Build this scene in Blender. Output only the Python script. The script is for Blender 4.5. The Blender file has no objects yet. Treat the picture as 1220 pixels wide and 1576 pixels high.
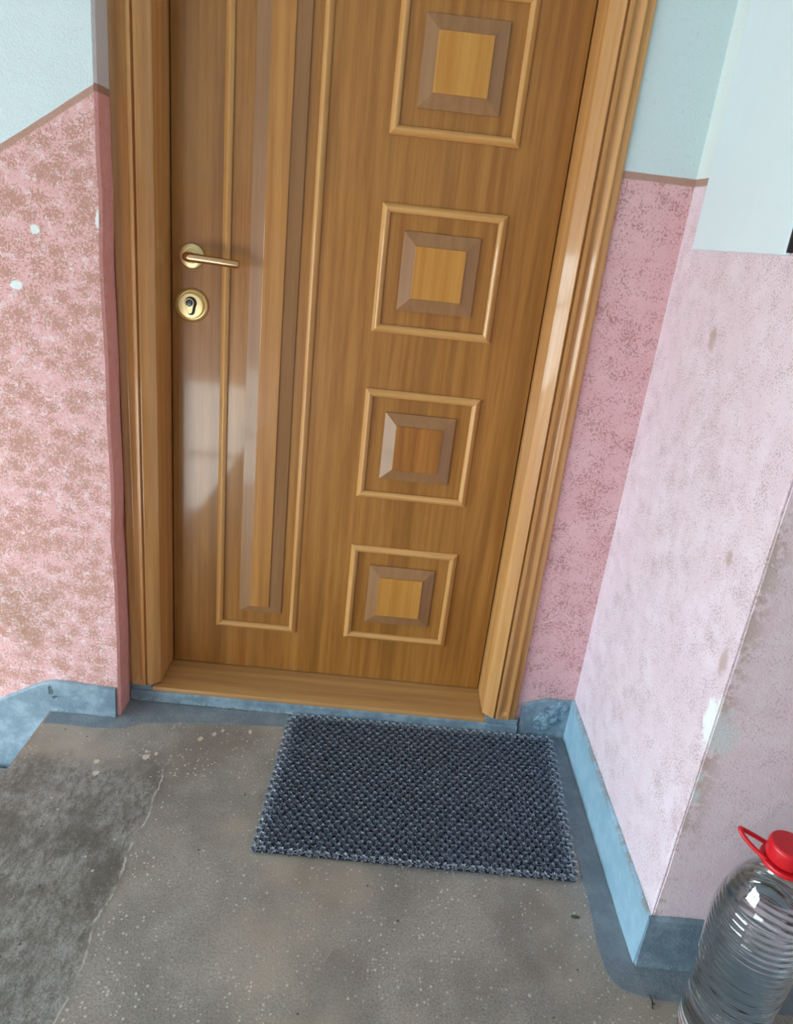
import bpy, bmesh, math, random
from mathutils import Vector, Matrix, noise as mnoise
random.seed(7)
SC = bpy.context.scene
C = SC.collection

# ------------------------------------------------------------------ camera
CAM = Vector((0.5228, -1.6269, 1.2389))
PITCH, YAW, ROLL, FPX = 0.3488, 0.0226, 0.1105, 1056.32
cp, sp, cy, sy = math.cos(PITCH), math.sin(PITCH), math.cos(YAW), math.sin(YAW)
fwd = Vector((sy * cp, cy * cp, -sp))
rt0 = Vector((cy, -sy, 0)); up0 = rt0.cross(fwd)
rt = rt0 * math.cos(ROLL) + up0 * math.sin(ROLL)
up = -rt0 * math.sin(ROLL) + up0 * math.cos(ROLL)
cd = bpy.data.cameras.new('camera')
cam = bpy.data.objects.new('camera', cd); C.objects.link(cam)
cam.matrix_world = Matrix(((rt.x, up.x, -fwd.x, CAM.x), (rt.y, up.y, -fwd.y, CAM.y),
                           (rt.z, up.z, -fwd.z, CAM.z), (0, 0, 0, 1)))
cd.sensor_width = 36; cd.lens = FPX / 1576 * 36
cd.shift_x, cd.shift_y = 3.48 / 1576, -47.16 / 1576
cd.clip_start = 0.02
SC.camera = cam

# ------------------------------------------------------------------ sky, exposure
w = bpy.data.worlds.new('sky'); SC.world = w; w.use_nodes = True
wt = w.node_tree; bg = wt.nodes['Background']
tcw = wt.nodes.new('ShaderNodeTexCoord'); sxyz = wt.nodes.new('ShaderNodeSeparateXYZ')
crw = wt.nodes.new('ShaderNodeValToRGB')
mpw = wt.nodes.new('ShaderNodeMapRange'); mpw.inputs[1].default_value = -1; mpw.inputs[2].default_value = 1
wt.links.new(tcw.outputs['Generated'], sxyz.inputs[0]); wt.links.new(sxyz.outputs[2], mpw.inputs[0])
wt.links.new(mpw.outputs[0], crw.inputs[0]); wt.links.new(crw.outputs[0], bg.inputs[0])
e = crw.color_ramp.elements
e[0].position = 0.47; e[0].color = (0.42, 0.45, 0.44, 1)
e[1].position = 0.53; e[1].color = (0.71, 0.90, 1.0, 1)
bg.inputs[1].default_value = 9.0
SC.view_settings.view_transform = 'Standard'; SC.view_settings.look = 'None'
SC.view_settings.exposure = 1.28; SC.view_settings.gamma = 1.0; SC.view_settings.use_curve_mapping = False

def portal(name, loc, rot, sx, sy_):
    l = bpy.data.lights.new(name, 'AREA'); l.shape = 'RECTANGLE'; l.size = sx; l.size_y = sy_
    l.cycles.is_portal = True
    o = bpy.data.objects.new(name, l); C.objects.link(o); o.location = loc; o.rotation_euler = rot
    return o
WIN_L = dict(y0=-3.10, y1=-0.60, z0=0.15, z1=1.25)      # stairwell window in the far left wall
WIN_B = dict(x0=-2.55, x1=-0.45, z0=-1.00, z1=0.10)     # low window of the half landing behind, unseen; widened to add fill light
XL, YB, XR, ZC = -2.9, -3.3, 2.7, 2.75
portal('window_light', (XL - .08, (WIN_L['y0'] + WIN_L['y1']) / 2, (WIN_L['z0'] + WIN_L['z1']) / 2),
       (0, -math.pi / 2, 0), WIN_L['z1'] - WIN_L['z0'], WIN_L['y1'] - WIN_L['y0'])
portal('window_light', ((WIN_B['x0'] + WIN_B['x1']) / 2, YB - .08, (WIN_B['z0'] + WIN_B['z1']) / 2),
       (math.pi / 2, 0, 0), WIN_B['x1'] - WIN_B['x0'], WIN_B['z1'] - WIN_B['z0'])

# ------------------------------------------------------------------ node helper
class NT:
    def __init__(s, name):
        s.m = bpy.data.materials.new(name); s.m.use_nodes = True
        s.t = s.m.node_tree; s.b = s.t.nodes['Principled BSDF']
        s.tc = s.t.nodes.new('ShaderNodeTexCoord'); s.obj = s.tc.outputs['Object']
    def put(s, sock, v):
        if hasattr(v, 'is_linked'): s.t.links.new(v, sock)
        elif isinstance(v, (tuple, list)) and len(v) == 3 and sock.type == 'RGBA': sock.default_value = (*v, 1)
        else: sock.default_value = v
    def math(s, op, a, b=0.0, c=0.0, clamp=False):
        n = s.t.nodes.new('ShaderNodeMath'); n.operation = op; n.use_clamp = clamp
        for i, v in enumerate((a, b, c)): s.put(n.inputs[i], v)
        return n.outputs[0]
    def scale(s, v, k, off=(0, 0, 0)):
        n = s.t.nodes.new('ShaderNodeMapping'); s.put(n.inputs[0], v)
        n.inputs['Scale'].default_value = k; n.inputs['Location'].default_value = off
        return n.outputs[0]
    def noise(s, sc, det=3, rough=.55, v=None, dist=0.0, col=False):
        n = s.t.nodes.new('ShaderNodeTexNoise'); s.put(n.inputs['Vector'], v or s.obj)
        n.inputs['Scale'].default_value = sc; n.inputs['Detail'].default_value = det
        n.inputs['Roughness'].default_value = rough; n.inputs['Distortion'].default_value = dist
        return n.outputs[1 if col else 0]
    def voro(s, sc, v=None, out='Distance', rnd=1.0, feat='F1'):
        n = s.t.nodes.new('ShaderNodeTexVoronoi'); s.put(n.inputs['Vector'], v or s.obj); n.feature = feat
        n.inputs['Scale'].default_value = sc; n.inputs['Randomness'].default_value = rnd
        return n.outputs[out]
    def step(s, x, a, b, lo=0.0, hi=1.0):
        n = s.t.nodes.new('ShaderNodeMapRange'); n.interpolation_type = 'SMOOTHSTEP'
        for i, v in enumerate((x, a, b, lo, hi)): s.put(n.inputs[i], v)
        return n.outputs[0]
    def mix(s, f, a, b):
        n = s.t.nodes.new('ShaderNodeMix'); n.data_type = 'RGBA'
        s.put(n.inputs[0], f); s.put(n.inputs[6], a); s.put(n.inputs[7], b)
        return n.outputs[2]
    def xyz(s, v=None):
        n = s.t.nodes.new('ShaderNodeSeparateXYZ'); s.put(n.inputs[0], v or s.obj)
        return n.outputs
    def spot(s, c, r, soft=.3, nz=None, stretch=(1, 1, 1)):
        """irregular patch around point c (object space)"""
        n = s.t.nodes.new('ShaderNodeVectorMath'); n.operation = 'SUBTRACT'; s.put(n.inputs[0], s.obj); n.inputs[1].default_value = c
        m = s.t.nodes.new('ShaderNodeVectorMath'); m.operation = 'MULTIPLY'; s.put(m.inputs[0], n.outputs[0]); m.inputs[1].default_value = stretch
        l = s.t.nodes.new('ShaderNodeVectorMath'); l.operation = 'LENGTH'; s.put(l.inputs[0], m.outputs[0])
        d = l.outputs[1]
        if nz is not None: d = s.math('ADD', d, s.math('MULTIPLY', s.math('SUBTRACT', nz, .5), r * 2.2))
        return s.step(d, r * (1 + soft), r * (1 - soft))
    def bump(s, h, st=.3, dist=.002):
        n = s.t.nodes.new('ShaderNodeBump'); n.inputs['Strength'].default_value = st; n.inputs['Distance'].default_value = dist
        s.put(n.inputs['Height'], h); s.t.links.new(n.outputs[0], s.b.inputs['Normal'])
    def set(s, **k):
        al = dict(color='Base Color', rough='Roughness', metal='Metallic', spec='Specular IOR Level', coat='Coat Weight',
                  coatr='Coat Roughness', trans='Transmission Weight', ior='IOR', sheen='Sheen Weight')
        for a, v in k.items(): s.put(s.b.inputs[al[a]], v)
        return s.m

def srgb(r, g, b):
    f = lambda c: (c / 255) / 12.92 if c <= 10 else ((c / 255 + .055) / 1.055) ** 2.4
    return (f(r), f(g), f(b))

# ------------------------------------------------------------------ materials
def wood(name, c0, c1, axis='z', rough=.34, coat=.55, streak=0.5, off=0.0, bumpst=.12):
    n = NT(name)
    k = {'z': (1, 1, .035), 'x': (.035, 1, 1), 'y': (1, .035, 1)}[axis]
    v = n.scale(n.obj, k, (off, off * 1.7, off * .6))
    g1 = n.noise(300, 4, .65, v); g2 = n.noise(55, 3, .5, v); g3 = n.noise(14, 2, .5, v, .6)
    f = n.math('ADD', n.math('MULTIPLY', g1, .35), n.math('MULTIPLY', g2, .65))
    f = n.step(f, .32, .68)
    dark = n.step(g3, .52, .72)
    col = n.mix(f, c0, c1)
    col = n.mix(n.math('MULTIPLY', dark, streak), col, tuple(x * .62 for x in c0))
    n.bump(g1, bumpst, .0006)
    return n.set(color=col, rough=rough, coat=coat, coatr=.07, spec=.4)
W_LEAF = wood('oak_veneer', srgb(146, 95, 37), srgb(178, 126, 60), 'z', streak=.42)
W_BEAD = wood('pale_oak_bead', srgb(196, 144, 80), srgb(216, 168, 104), 'z', streak=.2, off=3)
W_BEADX = wood('pale_oak_bead_across', srgb(196, 144, 80), srgb(216, 168, 104), 'x', streak=.2, off=5)
W_BEVEL = wood('brown_bevel', srgb(146, 106, 68), srgb(160, 120, 80), 'z', rough=.35, coat=.3, streak=.15, off=7)
W_FLAT = wood('honey_panel_face', srgb(184, 126, 50), srgb(204, 150, 72), 'z', streak=.15, off=9)
W_FLATD = wood('mottled_panel_face', srgb(140, 86, 34), srgb(176, 118, 52), 'z', streak=.6, off=12)
W_TALL = wood('tall_panel_face', srgb(166, 112, 50), srgb(194, 140, 72), 'z', streak=.5, off=15)
W_FRAME = wood('frame_oak', srgb(186, 132, 74), srgb(208, 158, 98), 'z', streak=.35, off=19)
W_SILL = wood('sill_oak', srgb(172, 128, 76), srgb(196, 152, 98), 'x', streak=.25, off=23, coat=.25, rough=.45)

def pink_wall(name, pink, pale, spotc, white, dado, stripe=True, density=.5, fine=.5, extra=None, whitebump=.2, coarse=True):
    """painted plaster: pale top, brown stripe, sponged pink dado. dado = (z at x=0, slope in x)"""
    n = NT(name); X, Y, Z = n.xyz()
    wob = n.noise(9, 2)
    line = n.math('ADD', n.math('MULTIPLY', X, dado[1]), dado[0])
    h = n.math('SUBTRACT', Z, line)
    h = n.math('ADD', h, n.math('MULTIPLY', n.math('SUBTRACT', wob, .5), .006))
    if coarse:
        v = n.scale(n.obj, (1, 1, 1.25))
        b1 = n.math('SUBTRACT', 1.0, n.voro(27, n.scale(n.noise(5, 2, .5, None, 0, True), (.06, .06, .06)) if False else v)); b2 = n.noise(260, 3, .7); b3 = n.noise(5.5, 2)
        band = n.noise(1.0, 1, .5, n.scale(n.obj, (1.5, 1.5, 22)))
        b4 = n.noise(130, 3, .65)
        f = n.math('ADD', n.math('MULTIPLY', n.math('SUBTRACT', b1, .14), .19), n.math('ADD', n.math('MULTIPLY', b2, .43), n.math('MULTIPLY', b4, .38)))
        f = n.math('ADD', f, n.math('MULTIPLY', n.math('SUBTRACT', b3, .5), .16))
        f = n.math('ADD', f, n.math('MULTIPLY', n.math('SUBTRACT', band, .5), .12))
        m = n.math('MULTIPLY', n.step(f, 1 - density - .03, 1 - density + .07), .85)
        base = n.mix(n.step(n.noise(48, 5, .75), .5, .62), pink, pale)
        pk = n.mix(m, base, spotc)
        hgt = n.math('ADD', b2, n.math('MULTIPLY', m, .5))
    else:
        b1 = n.noise(26, 2, .5); b2 = n.noise(300, 2, .6)
        f = n.math('ADD', n.math('MULTIPLY', b1, .3), n.math('MULTIPLY', b2, .7))
        m = n.math('MULTIPLY', n.step(f, 1 - density, 1 - density + .07), fine)
        base = n.mix(n.step(n.noise(14, 4, .65), .4, .7), pink, pale)
        pk = n.mix(m, base, spotc)
        hgt = b2
    pl = n.mix(n.math('MULTIPLY', n.step(n.noise(120, 3, .7), .62, .72), .25), white, tuple(c * .55 for c in white))
    top = n.step(h, -.001, .001)
    col = n.mix(top, pk, pl)
    if stripe:
        s = n.math('MULTIPLY', n.step(h, -.015, -.0125), n.step(h, .0015, -.001))
        col = n.mix(n.math('MULTIPLY', s, .9), col, srgb(172, 138, 120))
    if extra: col = extra(n, col, X, Y, Z)
    n.bump(n.math('ADD', hgt, n.noise(60, 3)), .35, .003)
    return n.set(color=col, rough=.62, spec=.3)

def chips(pts):
    def f(n, col, X, Y, Z):
        nz = n.noise(70, 3)
        for c, r, st, cc in pts:
            col = n.mix(n.spot(c, r, .25, nz, st), col, cc)
        return col
    return f
PALEW = srgb(222, 236, 236)
def left_extra(n, col, X, Y, Z):
    nz = n.noise(90, 3)
    for c, r, st in (((-.083, -.185, 1.196), .012, (2.2, 1, .6)), ((-.210, -.185, 1.168), .008, (1, 1, .8)), ((-.256, -.185, 1.055), .009, (.8, 1, 1.2))):
        col = n.mix(n.spot(c, r, .25, nz, st), col, PALEW)
    s = n.math('MULTIPLY', n.spot((-.305, -.185, .27), .085, .6, n.noise(12, 3)), n.step(n.noise(180, 3, .7), .38, .6))
    col = n.mix(n.math('MULTIPLY', s, .75), col, srgb(150, 122, 98))
    return col
M_WLEFT = pink_wall('left_wall_paint', srgb(218, 174, 174), srgb(226, 202, 204), srgb(174, 130, 110), srgb(206, 226, 230),
                    (1.436 + .65 * .077, .65), density=.535, extra=left_extra)
M_WRET = pink_wall('return_wall_paint', srgb(240, 176, 172), srgb(244, 190, 186), srgb(214, 144, 130), srgb(226, 226, 230), (1.436, 0), density=.42)
M_WSTRIP = pink_wall('frame_side_wall_paint', srgb(224, 180, 184), srgb(228, 190, 194), srgb(168, 122, 116), srgb(206, 226, 230),
                     (1.398, 0), density=.48, fine=.75, coarse=False)
def right_extra(n, col, X, Y, Z):
    nz = n.noise(60, 4, .7)
    col = n.mix(n.math('MULTIPLY', n.spot((1.097, -.712, .545), .034, .3, nz, (1, 1.3, .7)), .95), col, srgb(246, 252, 252))
    for c, r in (((1.097, -.359, 1.114), .012), ((1.097, -.689, .649), .012), ((1.097, -.62, .80), .008)):
        col = n.mix(n.math('MULTIPLY', n.spot(c, r, .5, nz, (1, 1, .6)), .6), col, srgb(176, 150, 132))
    return col
M_WRIGHT = pink_wall('right_wall_paint', srgb(232, 214, 224), srgb(238, 224, 234), srgb(172, 150, 150), srgb(226, 240, 238),
                     (1.398, 0), density=.475, fine=.62, coarse=False, extra=right_extra)
def far_extra(n, col, X, Y, Z):
    nz = n.noise(55, 4, .7)
    edge = n.math('MULTIPLY', n.step(X, 1.145, 1.10), n.step(n.math('ADD', nz, n.math('MULTIPLY', n.math('SUBTRACT', n.noise(5, 2), .5), .9)), .46, .58))
    col = n.mix(n.math('MULTIPLY', edge, .6), col, srgb(178, 160, 142))
    for c, r in (((1.108, -.715, .54), .026), ((1.104, -.715, .402), .011), ((1.103, -.715, .44), .007), ((1.122, -.715, .52), .02)):
        col = n.mix(n.math('MULTIPLY', n.spot(c, r, .5, nz, (1, 1, .7)), .85), col, srgb(224, 232, 234))
    return col
M_WFAR = pink_wall('far_right_wall_paint', srgb(240, 222, 230), srgb(244, 232, 238), srgb(192, 174, 178), srgb(226, 240, 238),
                   (1.398, 0), density=.44, fine=.5, coarse=False, extra=far_extra)
M_WPLAIN = pink_wall('stairwell_wall_paint', srgb(224, 184, 186), srgb(228, 198, 200), srgb(190, 150, 140), srgb(222, 232, 232),
                     (1.398, 0), density=.44, coarse=False)

def plain(name, col, rough=.5, nz=0, nzs=20, bump=0, bs=100, **k):
    n = NT(name); c = col
    if nz: c = n.mix(n.math('MULTIPLY', n.step(n.noise(nzs, 4, .65), .38, .66), nz), col, tuple(x * .6 for x in col))
    if bump: n.bump(n.noise(bs, 3, .6), bump, .003)
    return n.set(color=c, rough=rough, **k)
M_WHITE = plain('white_panel_paint', srgb(226, 247, 255), .45, .04, 8, .1, 30)
M_CEIL = plain('ceiling_whitewash', srgb(214, 220, 218), .8)
def blue_mat(name, a, b, rough, scuffs=0.0, lip=0.0):
    n = NT(name)
    f = n.step(n.noise(16, 5, .7), .4, .66); g = n.step(n.noise(150, 3, .7), .6, .72)
    col = n.mix(f, a, b); col = n.mix(n.math('MULTIPLY', g, .35), col, srgb(160, 184, 196))
    sc = n.step(n.noise(40, 5, .75, n.scale(n.obj, (1, 1, 1), (4, 2, 1))), .66, .74)
    col = n.mix(n.math('MULTIPLY', sc, .45), col, srgb(66, 78, 84))
    d1 = n.spot((-.247, -.193, .062), .0085, .3, n.noise(80, 3), (1.3, 1, .55)); d2 = n.spot((-.237, -.193, .045), .006, .4, n.noise(90, 3), (.7, 1, 1.3))
    dent = n.math('MAXIMUM', d1, d2)
    col = n.mix(n.math('MULTIPLY', dent, .8), col, srgb(62, 76, 84))
    xx, _, zz = n.xyz()
    if lip:
        lp = n.math('MULTIPLY', n.step(zz, .108, .122), n.step(n.noise(45, 4, .7), .42, .56))
        col = n.mix(n.math('MULTIPLY', lp, lip), col, srgb(142, 140, 132))
    scuff = n.math('MULTIPLY', n.math('MULTIPLY', n.step(zz, .022, .004), n.step(zz, -.004, .003)), n.step(n.noise(120, 4, .7), .44, .58))
    scuff = n.math('MULTIPLY', scuff, n.step(xx, -.262, -.25))
    col = n.mix(n.math('MULTIPLY', scuff, scuffs), col, srgb(172, 190, 198))
    n.bump(n.math('SUBTRACT', n.math('ADD', n.noise(190, 3, .65), n.noise(40, 3)), n.math('MULTIPLY', dent, 2.0)), .5, .004)
    return n.set(color=col, rough=rough, spec=.45)
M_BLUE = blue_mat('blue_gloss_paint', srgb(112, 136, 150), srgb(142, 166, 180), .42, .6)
M_BLUER = blue_mat('lit_blue_gloss_paint', srgb(150, 188, 210), srgb(164, 202, 222), .35, .3, .7)  # paler copy of the same blue, carrying the right wall's stronger light
M_MARGIN = blue_mat('blue_grey_floor_paint', srgb(122, 134, 144), srgb(140, 152, 160), .45)
n = NT('rough_patch_plaster')
M_ROUGH = n.set(color=n.mix(n.step(n.noise(60, 4, .7), .4, .6), srgb(96, 126, 144), srgb(150, 180, 196)), rough=.6); n.bump(n.noise(90, 4, .7), .8, .006)

# floor: worn terrazzo
n = NT('worn_terrazzo'); X, Y, Z = n.xyz()
base = n.mix(n.step(n.noise(6, 5, .65), .34, .68), srgb(178, 173, 165), srgb(150, 146, 139))
base = n.mix(n.math('MULTIPLY', n.step(n.noise(260, 4, .8), .42, .66), .6), base, srgb(88, 87, 84))
base = n.mix(n.math('MULTIPLY', n.step(n.noise(70, 4, .7), .56, .7), .35), base, srgb(170, 169, 163))
base = n.mix(n.math('MULTIPLY', n.step(n.noise(2.3, 3, .6, n.scale(n.obj, (1, 1, 1), (5.3, 2.2, 0))), .44, .62), .6), base, srgb(184, 172, 154))
stain = n.math('MULTIPLY', n.step(n.noise(3.2, 3, .55, n.scale(n.obj, (1, 1, 1), (.3, .2, 0))), .5, .72), .45)
base = n.mix(stain, base, srgb(104, 92, 82))
cell = n.voro(150, out='Color'); cx_, cy_, cz_ = n.xyz(cell)
dv = n.voro(150)
rad = n.math('MULTIPLY', cy_, .40)
chip = n.math('MULTIPLY', n.step(n.math('SUBTRACT', dv, rad), .04, -.04), n.math('GREATER_THAN', cx_, .60))
chip = n.math('MULTIPLY', chip, n.step(n.noise(5, 2, .5, n.scale(n.obj, (1, 1, 1), (7, 1, 0))), .34, .60))
cell2 = n.voro(75, out='Color'); c2x, c2y, c2z = n.xyz(cell2)
chip2 = n.math('MULTIPLY', n.step(n.voro(75), .26, .18), n.math('GREATER_THAN', c2x, .955))
# rougher worn strip along the landing edge, left of the cracked joint
jx = n.math('ADD', .094, n.math('MULTIPLY', n.math('SUBTRACT', n.noise(9, 4, .65), .5), .05))
side = n.math('SUBTRACT', X, jx)
front = n.step(n.math('ADD', Y, n.math('MULTIPLY', n.noise(10, 3), .12)), -.24, -.34)
worn = n.math('MULTIPLY', n.step(n.math('ADD', side, n.math('MULTIPLY', n.math('SUBTRACT', n.noise(60, 4, .7), .5), .03)), .02, -.014), front)
st = n.math('ADD', n.math('MULTIPLY', n.noise(75, 5, .75, n.scale(n.obj, (1, .45, 1))), .5), n.math('MULTIPLY', n.noise(340, 4, .8, n.scale(n.obj, (1, .6, 1))), .5))
wcol = n.mix(n.step(st, .40, .60), srgb(98, 96, 88), srgb(166, 167, 164))
wcol = n.mix(n.math('MULTIPLY', n.step(n.noise(6, 5, .7), .42, .62), .75), wcol, srgb(78, 74, 63))
scr = n.step(n.noise(30, 6, .8, n.scale(n.obj, (1.6, .3, 1), (2, 2, 0)), .8), .60, .66)
wcol = n.mix(n.math('MULTIPLY', scr, .45), wcol, srgb(168, 172, 172))
col = n.mix(n.math('MULTIPLY', worn, .88), base, wcol)
col = n.mix(n.math('MULTIPLY', chip, n.math('SUBTRACT', .85, n.math('MULTIPLY', worn, .7))), col, srgb(214, 212, 204))
col = n.mix(n.math('MULTIPLY', chip2, .8), col, srgb(214, 208, 194))
dk = n.math('MULTIPLY', n.step(n.voro(48), .16, .08), n.math('GREATER_THAN', n.xyz(n.voro(48, out='Color'))[0], .93))
col = n.mix(n.math('MULTIPLY', dk, .8), col, srgb(60, 56, 52))
nzc = n.noise(160, 2)
for c, r in (((.035, -.318, 0), .0075), ((-.072, -.347, 0), .0055), ((-.058, -.382, 0), .006), ((.143, -.241, 0), .006), ((.173, -.22, 0), .0055), ((.03, -.30, 0), .004), ((.055, -.305, 0), .004), ((.19, -.205, 0), .004), ((.26, -.20, 0), .005)):
    col = n.mix(n.math('MULTIPLY', n.spot(c, r, .25, nzc, (1, .8, 1)), .85), col, srgb(222, 214, 196))
crack = n.math('MULTIPLY', n.step(n.math('ABSOLUTE', side), .0030, .0008), n.math('MULTIPLY', front, n.step(n.noise(26, 3), .36, .52)))
col = n.mix(n.math('MULTIPLY', crack, .8), col, srgb(202, 198, 188))
hgt = n.math('ADD', n.math('MULTIPLY', n.noise(220, 3, .7), .4), n.math('MULTIPLY', n.math('MULTIPLY', worn, st), 1.6))
hgt = n.math('SUBTRACT', hgt, n.math('MULTIPLY', worn, .6))
n.bump(hgt, .5, .004)
M_FLOOR = n.set(color=col, rough=n.step(n.noise(6, 3), .3, .7, .42, .62), spec=.4)
M_STEP = plain('stair_concrete', srgb(140, 136, 128), .7, .4, 25, .3)

# metals, plastics
n = NT('satin_brass'); n.bump(n.noise(300, 2), .05, .0005)
M_BRASS = n.set(color=srgb(236, 220, 166), metal=1.0, rough=.42)
M_BRASSR = plain('rose_brass', srgb(205, 168, 128), .26, metal=1.0)
M_STEEL = plain('dark_steel', srgb(92, 96, 104), .3, metal=1.0)
M_DARK = plain('gap_shade_dark', srgb(24, 22, 22), .6)  # near-black painted in for the shade of keyway, lock recess and panel gap
n = NT('slate_mat_blades')
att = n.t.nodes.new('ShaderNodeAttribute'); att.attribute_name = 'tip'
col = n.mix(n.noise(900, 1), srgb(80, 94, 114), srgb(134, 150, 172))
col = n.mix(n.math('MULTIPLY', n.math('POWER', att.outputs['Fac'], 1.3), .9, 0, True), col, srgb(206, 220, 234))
M_MAT = n.set(color=col, rough=.38, spec=.5)
M_MATB = plain('mat_backing', srgb(52, 60, 76), .8)
M_RED = plain('red_plastic', srgb(214, 28, 40), .32, spec=.5)
n = NT('clear_pet'); M_PET = n.set(color=(.97, .988, 1.0), rough=.015, trans=1.0, ior=1.46)
n = NT('water'); M_WATER = n.set(color=(.92, .97, 1.0), rough=0.0, trans=1.0, ior=1.33)
M_LEAFBIT = plain('green_leaf', srgb(60, 84, 44), .6)
M_STRAW = plain('dry_straw', srgb(176, 160, 138), .7)
M_TWIG = plain('dark_twig', srgb(52, 46, 42), .8)
M_WINF = plain('white_window_paint', srgb(222, 226, 224), .4)

# ------------------------------------------------------------------ mesh helpers
def obj(name, bm, mat, parent=None, smooth=False, loc=None):
    bmesh.ops.recalc_face_normals(bm, faces=bm.faces[:])
    me = bpy.data.meshes.new(name); bm.to_mesh(me); bm.free()
    for m in (mat if isinstance(mat, (list, tuple)) else [mat]): me.materials.append(m)
    if smooth:
        for p in me.polygons: p.use_smooth = True
        if smooth != 'all':
            try: me.set_sharp_from_angle(angle=math.radians(38))
            except Exception: pass
    o = bpy.data.objects.new(name, me); C.objects.link(o)
    if parent: o.parent = parent
    if loc: o.location = loc
    return o
def empty(name, loc=(0, 0, 0)):
    o = bpy.data.objects.new(name, None); C.objects.link(o); o.location = loc; o.empty_display_size = .05
    return o
def tag(o, label=None, cat=None, kind=None, group=None):
    if label: o['label'] = label
    if cat: o['category'] = cat
    if kind: o['kind'] = kind
    if group: o['group'] = group
    return o
def struct(o, label, cat): return tag(o, label, cat, 'structure')
def box(bm, x0, x1, y0, y1, z0, z1, bev=0.0, seg=2):
    vs = [bm.verts.new((x, y, z)) for x in (x0, x1) for y in (y0, y1) for z in (z0, z1)]
    fs = [bm.faces.new([vs[i] for i in q]) for q in ((0, 1, 3, 2), (4, 6, 7, 5), (0, 4, 5, 1), (2, 3, 7, 6), (0, 2, 6, 4), (1, 5, 7, 3))]
    if bev:
        ed = list({e_ for f in fs for e_ in f.edges})
        bmesh.ops.bevel(bm, geom=ed, offset=bev, segments=seg, affect='EDGES', profile=.5)
def loft(bm, rings, closed=True, caps=True):
    vr = [[bm.verts.new(p) for p in r] for r in rings]
    n_ = len(rings[0])
    for a, b in zip(vr, vr[1:]):
        for i in range(n_ if closed else n_ - 1):
            j = (i + 1) % n_
            bm.faces.new((a[i], a[j], b[j], b[i]))
    if caps and closed:
        bm.faces.new(vr[0]); bm.faces.new(list(reversed(vr[-1])))
    return vr
def lathe(bm, prof, c=(0, 0), n_=48, axis='z', base=0.0):
    """prof: (r, h). axis z, or axis y (h runs towards the viewer, -y)"""
    rings = []
    for r, h in prof:
        ring = []
        for i in range(n_):
            a = 2 * math.pi * i / n_
            if axis == 'z': ring.append((c[0] + r * math.cos(a), c[1] + r * math.sin(a), base + h))
            else: ring.append((c[0] + r * math.cos(a), base - h, c[1] + r * math.sin(a)))
        rings.append(ring)
    return loft(bm, rings)
def tube(bm, pts, rad, n_=10, closed=False):
    pts = [Vector(p) for p in pts]; rings = []
    N = len(pts)
    prevu = None
    for i, p in enumerate(pts):
        a = pts[(i - 1) % N] if (closed or i) else p
        b = pts[(i + 1) % N] if (closed or i < N - 1) else p
        t = (b - a).normalized()
        ref = prevu if prevu is not None else (Vector((0, 0, 1)) if abs(t.z) < .9 else Vector((1, 0, 0)))
        u = (ref - t * ref.dot(t)).normalized(); v = t.cross(u); prevu = u
        r = rad[i] if isinstance(rad, (list, tuple)) else rad
        rings.append([p + u * r * math.cos(2 * math.pi * k / n_) + v * r * math.sin(2 * math.pi * k / n_) for k in range(n_)])
    if closed: rings.append(rings[0])
    vr = loft(bm, rings, caps=not closed)
    if closed: bmesh.ops.remove_doubles(bm, verts=bm.verts[:], dist=1e-6)

def wob(x, y, s=1.0, k=8.0): return mnoise.noise(Vector((x * k, y * k, 3.7))) * s

# ------------------------------------------------------------------ the setting
YS = -.105            # plaster face beside the frame
YL = -.185            # plaster face left of the door
XRW = 1.097           # right wall of the recess
YO = -.7154           # far right wall, facing the viewer
XLE = -.255           # landing edge
bm = bmesh.new(); box(bm, XLE, XR, YB, .05, -.16, 0)
struct(obj('floor', bm, M_FLOOR), 'worn grey terrazzo landing floor in front of the wooden door', 'floor')

# wall holding the door (pieces around the opening, plus a light stop behind the leaf)
bm = bmesh.new()
box(bm, .935, XRW + .002, YS, .12, -.16, ZC)
box(bm, -.085, .935, YS, .12, 2.13, ZC)
box(bm, -.085, .935, .065, .12, -.16, 2.13)  # unseen backing added to stop light leaking round the leaf
struct(obj('wall_front', bm, M_WSTRIP), 'pink and white plaster strip between door frame and right wall', 'wall')
# left wall with a worn, uneven corner edge and its return to the frame
bm = bmesh.new(); NZ = 60; rings = []
for i in range(NZ + 1):
    z = -1.35 + (ZC + 1.35) * i / NZ
    dx = wob(z, 1, .0035, 7) + wob(z, 5, .002, 31)
    rings.append([(XL, YL, z), (-.082 + dx, YL, z), (-.077 + dx, YL + .006, z), (-.077 + wob(z, 9, .002, 13), .12, z), (XL, .12, z)])
loft(bm, rings)
for f in bm.faces: f.material_index = 0
wl = obj('wall_left', bm, [M_WLEFT, M_WRET])
for p in wl.data.polygons:
    if p.normal.x > .5: p.material_index = 1
struct(wl, 'pink sponge-painted wall left of the door with slanting brown dado line', 'wall')
bm = bmesh.new(); box(bm, XRW, XRW + .12, YO + .0005, .12, -.16, ZC)
struct(obj('wall_right', bm, M_WRIGHT), 'bright pale pink recess wall at right, running towards the viewer', 'wall')
bm = bmesh.new(); rings = []
for i in range(NZ + 1):
    z = -.16 + (ZC + .16) * i / NZ
    dx = wob(z, 2, .003, 9) + wob(z, 6, .002, 37)
    rings.append([(XRW + .004 + dx * .4, YO - .0005 , z), (XR, YO - .0005, z), (XR, YO + .12, z), (XRW + .121, YO + .12, z), (XRW + .121, YO + .004, z), (XRW - .0005 + dx * .3, YO + .006, z)])
loft(bm, rings)
struct(obj('wall_far_right', bm, M_WFAR), 'mauve pink wall behind the water bottle, facing the viewer', 'wall')
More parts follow.
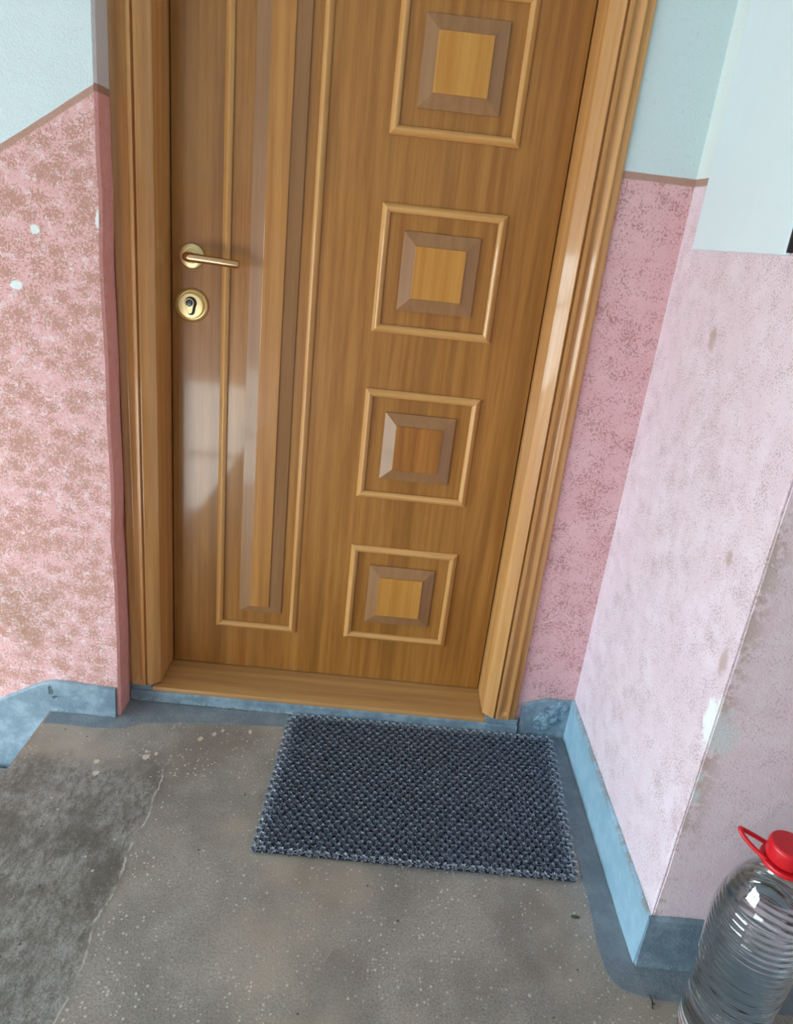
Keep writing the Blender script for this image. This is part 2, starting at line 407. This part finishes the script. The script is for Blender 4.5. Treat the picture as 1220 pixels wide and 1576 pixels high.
# rest of the stairwell, outside the frame
bm = bmesh.new(); box(bm, XL, XR + .12, YB - .12, .12, ZC, ZC + .1)
struct(obj('ceiling', bm, M_CEIL), 'whitewashed stairwell ceiling above the landing', 'ceiling')
bm = bmesh.new()
W_ = WIN_B
box(bm, XL, W_['x0'], YB - .12, YB, -1.35, ZC); box(bm, W_['x1'], XR, YB - .12, YB, -1.35, ZC)
box(bm, W_['x0'], W_['x1'], YB - .12, YB, -1.35, W_['z0']); box(bm, W_['x0'], W_['x1'], YB - .12, YB, W_['z1'], ZC)
struct(obj('wall_back', bm, M_WPLAIN), 'stairwell wall behind the viewer with a low window', 'wall')
bm = bmesh.new(); W_ = WIN_L
box(bm, XL - .12, XL, YB, W_['y0'], -1.35, ZC); box(bm, XL - .12, XL, W_['y1'], .12, -1.35, ZC)
box(bm, XL - .12, XL, W_['y0'], W_['y1'], -1.35, W_['z0']); box(bm, XL - .12, XL, W_['y0'], W_['y1'], W_['z1'], ZC)
struct(obj('wall_stairwell', bm, M_WPLAIN), 'stairwell end wall with the large window, left of the stairs', 'wall')
bm = bmesh.new(); box(bm, XR, XR + .12, YB, YO, -.16, ZC)
struct(obj('wall_side', bm, M_WPLAIN), 'plain landing side wall far right of the viewer', 'wall')
bm = bmesh.new(); box(bm, XL, XLE, YB, YL, -1.35, -1.155)
struct(obj('floor_half_landing', bm, M_STEP), 'concrete half landing at the foot of the stairs', 'floor')
def window(name, ax, fx, a0, a1, z0, z1, vb, hb, label):
    r = empty(name, (0, 0, 0)); struct(r, label, 'window')
    def bar(nm, p0, p1, q0, q1):
        b = bmesh.new()
        if ax == 'x': box(b, fx - .07, fx - .02, p0, p1, q0, q1, .004, 1)
        else: box(b, p0, p1, fx - .07, fx - .02, q0, q1, .004, 1)
        obj(nm, b, M_WINF, r)
    bar('window_frame', a0, a0 + .05, z0, z1); bar('window_frame', a1 - .05, a1, z0, z1)
    bar('window_frame', a0 + .05, a1 - .05, z0, z0 + .05); bar('window_frame', a0 + .05, a1 - .05, z1 - .05, z1)
    for t in vb: bar('mullion', a0 + (a1 - a0) * t - .025, a0 + (a1 - a0) * t + .025, z0 + .05, z1 - .05)
    ys = [a0 + .05] + [a0 + (a1 - a0) * t for t in vb] + [a1 - .05]
    for t in hb:
        for k in range(len(ys) - 1):
            bar('glazing_bar', ys[k] + (.025 if k else 0), ys[k + 1] - (.025 if k < len(ys) - 2 else 0), z0 + (z1 - z0) * t - .02, z0 + (z1 - z0) * t + .02)
    return r
window('window_1', 'x', XL, WIN_L['y0'], WIN_L['y1'], WIN_L['z0'], WIN_L['z1'], (.5,), (.62,), 'white framed stairwell window in the end wall left of the stairs')
window('window_2', 'y', YB, WIN_B['x0'], WIN_B['x1'], WIN_B['z0'], WIN_B['z1'], (.25, .5, .75), (.45,), 'low white framed window on the half landing behind the viewer, widened for fill light')
# stairs going down to the left of the landing edge
st_ = empty('stairs', (XLE, -.8, -.16)); struct(st_, 'concrete stairs going down beyond the left edge of the landing', 'stairs')
for k in range(6):
    b = bmesh.new(); x1 = XLE - .003 - .28 * k; z = -.185 - .165 * k
    box(b, x1 - .28, x1 - .0015, -1.4, -.205, z - .165, z, .004, 1)
    o = obj('step', b, M_STEP, st_); o.matrix_parent_inverse = Matrix.Translation((-XLE, .8, .16))

# ---- painted skirting and floor margins
def skirt(name, path, mat, label, thick=.007, nrm=None, zt=None, zb=None, bump_=.002):
    """path: list of points along the wall foot; zt/zb(i, p): top/bottom; nrm: outward direction"""
    bm = bmesh.new(); rings = []
    for i, p in enumerate(path):
        nx, ny = nrm(i, p); t = thick + wob(p[0] + p[1], 4, .0012, 30)
        h = zt(i, p) + wob(p[0] + p[1], 8, bump_, 14) + wob(p[0] + p[1], 2, bump_ * .6, 60); z0 = zb(i, p) if zb else 0.0
        f = lambda d, z: (p[0] + nx * d, p[1] + ny * d, z)
        rings.append([f(0.0005, z0), f(t + .002, z0), f(t, z0 + (h - z0) * .5), f(t, h - .005), f(t * .55, h - .001), f(0.0005, h)])
    loft(bm, rings)
    return struct(obj(name, bm, mat, smooth=True), label, 'skirting')
def line(a, b, n_): return [tuple(a[k] + (b[k] - a[k]) * i / n_ for k in range(2)) for i in range(n_ + 1)]
skirt('baseboard_right', line((XRW, YS - .004), (XRW, YO - .004), 50), M_BLUER, 'blue painted skirting along the right recess wall, in a lit tone', .008,
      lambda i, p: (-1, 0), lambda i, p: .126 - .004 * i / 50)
skirt('baseboard_far_right', line((XRW - .006, YO - .001), (2.3, YO - .001), 60), M_BLUE, 'blue painted skirting behind the water bottle', .008,
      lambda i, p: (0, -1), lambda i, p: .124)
skirt('baseboard_front', line((.962, YS), (XRW - .009, YS), 20), M_BLUE, 'blue skirting stub between door frame and corner', .007,
      lambda i, p: (0, -1), lambda i, p: .098 + .024 * min(1, i / 10))
def ltop(i, p):
    x = p[0]
    if x > XLE + .02: return .094 - .008 * (x - XLE) / .18
    k = XLE + .02 - x; r = min(k / .05, 1)
    return .094 - .58 * (k - .02 * r)
def lbot(i, p): return 0.0015 if p[0] > XLE - .001 else ltop(i, p) - .33
pth = line((-.086, YL), (XLE, YL), 16) + line((XLE - .0012, YL), (-2.0, YL), 110)
skirt('baseboard_left', pth, M_BLUE, 'blue skirting on the left wall, dropping along the stairs', .008, lambda i, p: (0, -1), ltop, lbot)
# rough lump of plaster in the corner by the frame
bm = bmesh.new()
bmesh.ops.create_icosphere(bm, subdivisions=4, radius=1)
for v_ in bm.verts:
    p = v_.co; k = 1 + .35 * mnoise.noise(p * 2.3) + .15 * mnoise.noise(p * 7)
    q = Vector((p.x * .034 + p.z * .022, p.y * .0035, p.z * .045)) * k
    v_.co = q + Vector((1.043, YS - .0082, .068))
o = obj('trim_2', bm, M_ROUGH, smooth=True); struct(o, 'rough lump of blue-painted plaster in the corner by the frame', 'plaster')

def margin(name, outer, inner, label, z=.0012):
    bm = bmesh.new()
    pts = outer + inner[::-1]
    bm.faces.new([bm.verts.new((*p, z)) for p in pts])
    bmesh.ops.triangulate(bm, faces=bm.faces[:])
    r = bmesh.ops.extrude_face_region(bm, geom=bm.faces[:])
    for v_ in r['geom']:
        if isinstance(v_, bmesh.types.BMVert): v_.co.z = .0002
    return struct(obj(name, bm, M_MARGIN), label, 'floor paint')
def dens(pts, m):
    o_ = []
    for a, b in zip(pts, pts[1:]): o_ += [tuple(a[k] + (b[k] - a[k]) * i / m for k in range(2)) for i in range(m)]
    return o_ + [pts[-1]]
def smooth_poly(pts, it=3):
    for _ in range(it):
        q = [pts[0]]
        for a, b in zip(pts, pts[1:]):
            q += [tuple(a[k] * .75 + b[k] * .25 for k in range(2)), tuple(a[k] * .25 + b[k] * .75 for k in range(2))]
        pts = q + [pts[-1]]
    return pts
def resample(pts, N):
    L = [0]
    for a, b in zip(pts, pts[1:]): L.append(L[-1] + math.dist(a, b))
    out = []
    for i in range(N + 1):
        t = L[-1] * i / N; k = 0
        while k < len(L) - 2 and L[k + 1] < t: k += 1
        u = (t - L[k]) / max(1e-9, L[k + 1] - L[k])
        out.append(tuple(pts[k][j] + (pts[k + 1][j] - pts[k][j]) * u for j in range(2)))
    return out
def rough(pts, s=.003): return [(p[0] + wob(p[0], p[1], s, 18), p[1] + wob(p[1], p[0] + 3, s, 22) + wob(p[0], p[1] + 9, s * .5, 70)) for p in pts]
inn = resample(smooth_poly([(-.250, -.236), (-.15, -.238), (-.052, -.232), (-.018, -.208), (.10, -.186), (.33, -.171), (.7, -.168), (.97, -.165)]), 90)
out_ = resample([(-.250, -.196), (-.0745, -.196), (-.0745, -.1245), (.96, -.1245)], 90)
margin('trim_3', out_, rough(inn), 'blue-grey paint margin on the floor along door sill and left wall')
inn = resample(smooth_poly([(.98, -.165), (1.020, -.21), (1.036, -.35), (1.037, -.587), (1.024, -.69), (1.034, -.762), (1.075, -.778), (1.14, -.787), (1.5, -.79), (2.2, -.79)]), 120)
out_ = resample([(.98, -.115), (1.086, -.115), (1.086, -.35), (1.086, -.5), (1.086, -.65), (1.086, -.7255), (1.12, -.7255), (1.3, -.7255), (2.2, -.7255)], 120)
margin('trim_4', out_, rough(inn), 'blue-grey paint margin on the floor along the right wall')

# ------------------------------------------------------------------ door frame (trim_1): two jambs, header, sill, riser
fr = empty('trim_1', (.43, -.06, 0)); struct(fr, 'moulded oak door frame with fluted jambs and flat wooden sill', 'door frame')
def part(name, bm, mat, parent, smooth=False):
    o = obj(name, bm, mat, parent, smooth); o.matrix_parent_inverse = Matrix.Translation(-parent_loc(parent)); return o
def parent_loc(p):
    v = Vector(p.location)
    while p.parent: p = p.parent; v = v  # every part mesh is in world coordinates
    return v
def profile(flute):
    """(u, y): u = distance outwards from the leaf opening"""
    P = [(0.0, .06), (0.0, -.0985), (.0008, -.1005), (.0022, -.1020)]
    for k in range(1, 9):                                # broad, slightly rounded inner chamfer
        t = k / 8
        P.append((.0022 + .0235 * t, -.1020 - .0195 * t - .0016 * math.sin(math.pi * t)))
    P += [(.0265, -.1223)]
    P += [(.0280, -.1225), (.0290, -.1150), (.0325, -.1150), (.0345, -.1225), (.038, -.1235), (.0405, -.1225)]
    for k in range(9):                                   # flute
        t = k / 8
        P.append((.042 + .022 * t, -.1225 + flute * math.sin(math.pi * t)))
    P += [(.0655, -.1232), (.068, -.1232), (.0695, -.121), (.0715, -.1165), (.084, -.1165), (.088, -.113), (.089, -.106), (.089, .06)]
    return P
for s, x0 in ((-1, 0.0), (1, .86)):
    bm = bmesh.new(); rings = []
    for z, fl in ((.052, 0), (.062, 0), (.066, .004), (.074, .0075), (.09, .008), (.6, .008), (1.2, .008), (2.05, .008)):
        rings.append([(x0 + s * (u + .0005 + (z - .05) * (0.0075 if s < 0 else -.002)* (1 if u > .05 else 0)), y, z) for u, y in profile(fl)])
    loft(bm, rings); part('jamb', bm, W_FRAME, fr, True)
bm = bmesh.new(); rings = []
for x in (-.09, .95): rings.append([(x, y, 2.052 + u * .85) for u, y in profile(.008)])
loft(bm, rings); part('header', bm, W_FRAME, fr, True)
bm = bmesh.new(); rings = []
for x in (-.018, .868):
    rings.append([(x, .06, .012), (x, .06, .05), (x, -.050, .05), (x, -.054, .049), (x, -.060, .0488), (x, -.108, .0475), (x, -.117, .0455), (x, -.1195, .041), (x, -.1185, .034), (x, -.1185, .012)])
loft(bm, rings); part('sill', bm, W_SILL, fr, True)
bm = bmesh.new(); box(bm, -.077, .958, -.1215, .05, .0005, .034, .003, 2)
for v_ in bm.verts:
    if v_.co.y < -.1 and v_.co.z < .0341: v_.co.y += wob(v_.co.x, v_.co.z, .002, 20)
for a_, b_ in ((-.0765, -.0188), (.8688, .955)): box(bm, a_, b_, -.1195, .05, .0345, .0515, .001, 1)
part('sill_base', bm, M_BLUE, fr)['label'] = 'blue painted plaster step under the wooden sill'

# ------------------------------------------------------------------ door leaf
dr = empty('door_1', (.43, .02, .05)); struct(dr, 'varnished oak entrance door with square panels and brass handle', 'door')
leaf_b = bmesh.new(); box(leaf_b, .002, .858, 0.0, .045, .0525, 2.048, .0015, 1)
leaf = obj('leaf', leaf_b, W_LEAF, dr); leaf.matrix_parent_inverse = Matrix.Translation((-.43, -.02, -.05))
def sub(name, bm, mat, smooth=False):
    return obj(name, bm, mat, leaf, smooth)
BEADP = [(0, 0), (0, .003), (.001, .0045), (.0075, .0098), (.0092, .0109), (.0108, .0109), (.0125, .0102), (.0178, .0060), (.019, .0035), (.019, 0)]   # (inwards, proud)
def bead_frame(x0, x1, z0, z1, wd=1.0):
    P = [(a * wd, b) for a, b in BEADP]
    cor = [((x0, z0), (1, 1)), ((x1, z0), (-1, 1)), ((x1, z1), (-1, -1)), ((x0, z1), (1, -1))]
    for k in range(4):
        (ax, az), (ai, aj) = cor[k]; (bx, bz), (bi, bj) = cor[(k + 1) % 4]
        bm = bmesh.new()
        loft(bm, [[(ax + ai * p, -q - .0004 if q else -.0002, az + aj * p) for p, q in P], [(bx + bi * p, -q - .0004 if q else -.0002, bz + bj * p) for p, q in P]])
        sub('moulding', bm, W_BEADX if k % 2 == 0 else W_BEAD, True)
def raised(x0, x1, z0, z1, bx, bz, h, face):
    bm = bmesh.new()
    A = [(x0, z0), (x1, z0), (x1, z1), (x0, z1)]; B = [(x0 + bx, z0 + bz), (x1 - bx, z0 + bz), (x1 - bx, z1 - bz), (x0 + bx, z1 - bz)]
    loft(bm, [[(x, -.0003, z) for x, z in A], [(x, -.0045, z) for x, z in A], [(x, -h, z) for x, z in B]])
    sub('raised_panel', bm, W_BEVEL)
    bm = bmesh.new(); box(bm, x0 + bx, x1 - bx, -h - .0028, -h - .0002, z0 + bz, z1 - bz, .0012, 2)
    sub('panel_face', bm, face)
SZ, SH, PT = .1817, .2814, .4159
for k in range(4):
    z0 = SZ + k * PT
    bead_frame(.4674, .7456, z0, z0 + SH)
    c_, d_ = .6065, z0 + SH / 2
    raised(c_ - .086, c_ + .086, d_ - .086, d_ + .086, .029, .029, .0125, W_FLATD if k == 1 else W_FLAT)
bead_frame(.1175, .3358, .179, 1.848)
raised(.1805, .2925, .233, 1.79, .031, .022, .011, W_TALL)

# brass lever handle
hx, hz = .049, 1.137
bm = bmesh.new(); lathe(bm, [(.0285, 0.0004), (.0285, .004), (.0275, .0065), (.025, .008), (.016, .0085), (.0155, .0105), (.0125, .012), (.001, .012)], (hx, hz), 48, 'y')
IV = Matrix.Translation((-.43, -.02, -.05))
hd = obj('door_handle', bm, M_BRASS, dr, True); hd.matrix_parent_inverse = IV
bm = bmesh.new()
pts = [(hx, -.0125, hz), (hx, -.034, hz), (hx + .001, -.044, hz)]
for k in range(1, 7):
    a = math.pi / 2 * k / 6
    pts.append((hx + .001 + .013 * (1 - math.cos(a)), -.044 - .013 * math.sin(a), hz))
pts += [(hx + .045, -.058, hz - .001), (hx + .08, -.058, hz - .0025), (hx + .110, -.0575, hz - .004), (hx + .118, -.057, hz - .0045), (hx + .1205, -.0568, hz - .0046)]
rad = [.0105] * 3 + [.0100] * 6 + [.0095, .0092, .0090, .0084, .005]
tube(bm, pts, rad, 16)
lv = obj('lever', bm, M_BRASSR, hd, True)
# lock escutcheon
ex, ez = .049, 1.028
bm = bmesh.new(); lathe(bm, [(.0385, .0004), (.0385, .004), (.037, .0068), (.0350, .0085), (.0338, .0072), (.0325, .0030), (.0300, .0030), (.0292, .0110), (.0275, .0130), (.022, .0136), (.010, .0138), (.001, .0138)], (ex, ez), 56, 'y')
es = obj('lock_escutcheon', bm, M_BRASS, dr, True); es.matrix_parent_inverse = IV
def keyhole(R_, r_, L_, cx, cz, y0, y1):
    pts = []
    for k in range(17):
        a = math.radians(-30 + 240 * k / 16); pts.append((cx + R_ * math.cos(a), cz + R_ * math.sin(a)))
    for k in range(9):
        a = math.radians(190 + 160 * k / 8); pts.append((cx + .0005 + r_ * math.cos(a), cz - L_ + r_ * math.sin(a)))
    b = bmesh.new(); loft(b, [[(x, y0, z) for x, z in pts], [(x, y1, z) for x, z in pts]]); return b
obj('keyhole_shade', keyhole(.0140, .0090, .0190, ex + .001, ez + .0070, -.0139, -.0144), M_DARK, es)['label'] = 'dark plate in place of the shaded recess around the lock cylinder'  # thin dark plate on the face, painting in the recess's shade
obj('lock_cylinder', keyhole(.0098, .0056, .0185, ex - .001, ez + .0070, -.0145, -.0185), M_BRASS, es)
bm = bmesh.new(); lathe(bm, [(.0082, .0186), (.0082, .0205), (.0072, .0212), (.001, .0212)], (ex - .001, ez + .0072), 28, 'y')
obj('cylinder_plug', bm, M_STEEL, es, True)['label'] = 'dark steel cylinder plug'
bm = bmesh.new(); box(bm, ex - .0018, ex - .0002, -.0217, -.02125, ez + .003, ez + .0115)
obj('keyway_dark_bar', bm, M_DARK, es)

# ------------------------------------------------------------------ white cover panel high on the right wall
bm = bmesh.new(); box(bm, XRW - .011, XRW - .0008, -.545, -.192, 1.264, 2.15, .003, 2)
wp = obj('wall_panel', bm, M_WHITE); tag(wp, 'smooth white cover panel on the right wall above the pink paint', 'panel')
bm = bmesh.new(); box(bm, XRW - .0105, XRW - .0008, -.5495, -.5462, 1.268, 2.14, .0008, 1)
o = obj('gap_shade_strip', bm, M_DARK, wp); o['label'] = 'dark strip in place of the shaded gap at the outer edge'  # solid dark strip added for the shade in the gap beside the panel

# ------------------------------------------------------------------ door mat
mx0, mx1, my0, my1 = .336, 1.035, -.563, -.128
mat_c = Vector(((mx0 + mx1) / 2, (my0 + my1) / 2, .0))
def mat_map(u, v):                                       # slightly skewed and wavy outline
    tl, tr, br, bl = Vector((.346, -.131)), Vector((1.052, -.128)), Vector((1.022, -.562)), Vector((.336, -.560))
    p = tl * (1 - u) * (1 - v) + tr * u * (1 - v) + br * u * v + bl * (1 - u) * v
    return p
bm = bmesh.new(); rows = []
NU, NV = 30, 20
for lay in (0, 1):
    for j in range(NV + 1):
        rows.append([bm.verts.new((*mat_map(.008 + .984 * i / NU, .012 + .976 * j / NV), .0020 if lay == 0 else .0042)) for i in range(NU + 1)])
for lay in (0, 1):
    for j in range(NV):
        for i in range(NU):
            a = rows[lay * (NV + 1) + j]; b = rows[lay * (NV + 1) + j + 1]
            bm.faces.new((a[i], a[i + 1], b[i + 1], b[i]))
T = rows[NV + 1:]; B_ = rows[:NV + 1]
for i in range(NU):
    bm.faces.new((B_[0][i], B_[0][i + 1], T[0][i + 1], T[0][i])); bm.faces.new((B_[NV][i], B_[NV][i + 1], T[NV][i + 1], T[NV][i]))
for j in range(NV):
    bm.faces.new((B_[j][0], B_[j + 1][0], T[j + 1][0], T[j][0])); bm.faces.new((B_[j][NU], B_[j + 1][NU], T[j + 1][NU], T[j][NU]))
dm = obj('door_mat', bm, M_MATB); tag(dm, 'dark slate blue bristle doormat lying before the door sill', 'doormat')
verts, faces, tipv = [], [], []
NX, NY = 36, 37
for j in range(NY):
    for i in range(NX):
        u = (i + (.5 if j % 2 else 0) + .25) / NX; v = (j + .5) / NY
        p = mat_map(min(u, 1), v); cx0, cy0 = p.x + random.uniform(-.0008, .0008), p.y + random.uniform(-.0008, .0008)
        edge = i == 0 or i == NX - 1 or j == 0 or j == NY - 1
        tone = random.uniform(.75, 1.1)
        for ring, (nb, ln0, h0) in enumerate(((12, .0066, .0095), (9, .0038, .0128), (5, .0016, .0140))):
            ph = random.random() * 6.28
            for b in range(nb):
                a = ph + 2 * math.pi * b / nb + random.uniform(-.25, .25)
                ln = ln0 * random.uniform(.8, 1.2); h = h0 * random.uniform(.85, 1.12)
                if edge: ln *= 1.25; h *= .85
                ca, sa = math.cos(a), math.sin(a); wd = random.uniform(.0010, .0015); r0 = .001
                q = len(verts)
                bx, by = cx0 + ca * r0, cy0 + sa * r0
                mx_, my_ = cx0 + ca * (r0 + ln * .4), cy0 + sa * (r0 + ln * .4)
                tx, ty = cx0 + ca * (r0 + ln), cy0 + sa * (r0 + ln)
                verts += [(bx - sa * wd, by + ca * wd, .0040), (bx + sa * wd, by - ca * wd, .0040),
                          (mx_ - sa * wd, my_ + ca * wd, .0042 + h * .80), (mx_ + sa * wd, my_ - ca * wd, .0042 + h * .80),
                          (tx - sa * wd * .5, ty + ca * wd * .5, .0042 + h), (tx + sa * wd * .5, ty - ca * wd * .5, .0042 + h)]
                faces += [(q, q + 1, q + 3, q + 2), (q + 2, q + 3, q + 5, q + 4)]
                tv = tone * random.uniform(.25, 1.0) * (1.5 if edge else 1.0) * (.55, .85, 1.0)[ring] if not edge else random.uniform(.7, 1.4)
                tipv += [0, 0, .35 * tv, .35 * tv, tv, tv]
me = bpy.data.meshes.new('bristles'); me.from_pydata(verts, [], faces)
at = me.attributes.new('tip', 'FLOAT', 'POINT'); at.data.foreach_set('value', tipv)
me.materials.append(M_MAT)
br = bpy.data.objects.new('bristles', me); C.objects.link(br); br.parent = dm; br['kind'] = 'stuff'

# ------------------------------------------------------------------ water bottle
BX, BY = 1.187, -.842
bt = empty('water_bottle', (BX, BY, 0)); tag(bt, 'large clear ribbed plastic water bottle with red cap, standing at lower right', 'bottle')
def body_r(z):
    pts = [(0, .048), (.006, .057), (.016, .0625), (.060, .0632), (.10, .0636), (.150, .0650), (.192, .0668), (.250, .0690), (.285, .0682), (.310, .0645), (.338, .0590), (.364, .0485), (.385, .0365), (.400, .0265), (.410, .0220), (.430, .0210)]
    for (a, ra), (b, rb) in zip(pts, pts[1:]):
        if a <= z <= b:
            t = (z - a) / (b - a); return ra + (rb - ra) * t
    return pts[-1][1]
def smooth_r(z): return sum(body_r(min(.430, max(0, z + d))) for d in (-.012, -.006, 0, .006, .012)) / 5 if z > .012 else body_r(z)
def rib(z):
    if .182 < z < .330: return .0006 * math.cos(2 * math.pi * (z - .182) / .0114)
    if .085 < z < .182: return .0005 * math.cos(2 * math.pi * (z - .085) / .0194)
    if .016 < z < .085: return .0006 * math.cos(2 * math.pi * (z - .016) / .0115)
    return 0
def rings_of(z0, z1, n_, off):
    return [(max(.001, smooth_r(z0 + (z1 - z0) * i / n_) + rib(z0 + (z1 - z0) * i / n_) - off), z0 + (z1 - z0) * i / n_) for i in range(n_ + 1)]
bm = bmesh.new()
outer = rings_of(.0015, .430, 300, 0); inner = rings_of(.0030, .430, 300, .0008)
lathe(bm, [(.002, .003)] + [(.030, .0035)] + outer + inner[::-1] + [(.03, .0048), (.002, .0045)], (0, 0), 72)
b_ = obj('bottle_body', bm, M_PET, bt, 'all')
bm = bmesh.new()
wat = rings_of(.0055, .368, 240, .0013)
lathe(bm, [(.002, .0055)] + wat + [(.002, .368)], (0, 0), 72)
w_ = obj('water', bm, M_WATER, bt, 'all'); w_['label'] = 'clear water filling the bottle'
# cap with knurled skirt and folded carrying loop
bm = bmesh.new(); rings = []
for r, h, kn in ((.0272, .4185, 1), (.0280, .4205, 1), (.0278, .441, 1), (.0270, .4440, .5), (.0250, .4462, 0), (.0215, .4465, 0), (.002, .4465, 0)):
    rings.append([((r + (.0004 * kn if k % 2 else 0)) * math.cos(2 * math.pi * k / 96), (r + (.0004 * kn if k % 2 else 0)) * math.sin(2 * math.pi * k / 96), h) for k in range(96)])
loft(bm, rings); obj('cap', bm, M_RED, bt, True)
bm = bmesh.new()
lathe(bm, [(.0225, .4075), (.031, .4075), (.0335, .409), (.034, .412), (.0325, .4155), (.0275, .4165), (.0225, .4165)], (0, 0), 56)
obj('cap_ring', bm, M_RED, bt, True)
bm = bmesh.new()
A0 = math.radians(145)
ux, uy = math.cos(A0), math.sin(A0)
lp = []
for k in range(41):
    t = -1 + 2 * k / 40
    s_ = 1 - abs(t)
    lat = .017 * (1 - s_ ** 1.5) * (1 if t > 0 else -1)
    fw = .018 + .048 * (1 - abs(t) ** 1.5)
    z = .412 + .018 * (1 - abs(t)) ** 1.0
    lp.append((ux * fw - uy * lat, uy * fw + ux * lat, z))
tube(bm, lp, [.0036 if 3 < k < 37 else .0042 for k in range(41)], 10)
obj('carrying_loop', bm, M_RED, bt, True)

# ------------------------------------------------------------------ litter on the floor
bm = bmesh.new(); tube(bm, [(.512, -.770, .0028), (.519, -.758, .0030), (.5275, -.742, .0026)], [.0008, .0011, .0006], 6)
tag(obj('straw', bm, M_STRAW), 'thin pale straw lying on the terrazzo in front of the mat', 'straw')
bm = bmesh.new()
lp = [(-.009, 0), (-.005, .0035), (.001, .0042), (.007, .002), (.010, -.0005), (.004, -.0035), (-.004, -.003)]
loft(bm, [[(.998 + x, -.636 + y, .0006 + .0015 * (k % 2)) for k, (x, y) in enumerate(lp)], [(.998 + x, -.636 + y, .0012 + .0018 * (k % 2)) for k, (x, y) in enumerate(lp)]])
tag(obj('leaf_scrap', bm, M_LEAFBIT), 'tiny dried green leaf scrap near the mat corner', 'leaf')
bm = bmesh.new(); tube(bm, [(1.098, -.800, .002), (1.101, -.787, .0032), (1.1005, -.776, .0030)], [.0010, .0013, .0007], 6)
tag(obj('twig', bm, M_TWIG), 'short dark twig on the floor paint beside the bottle', 'twig')
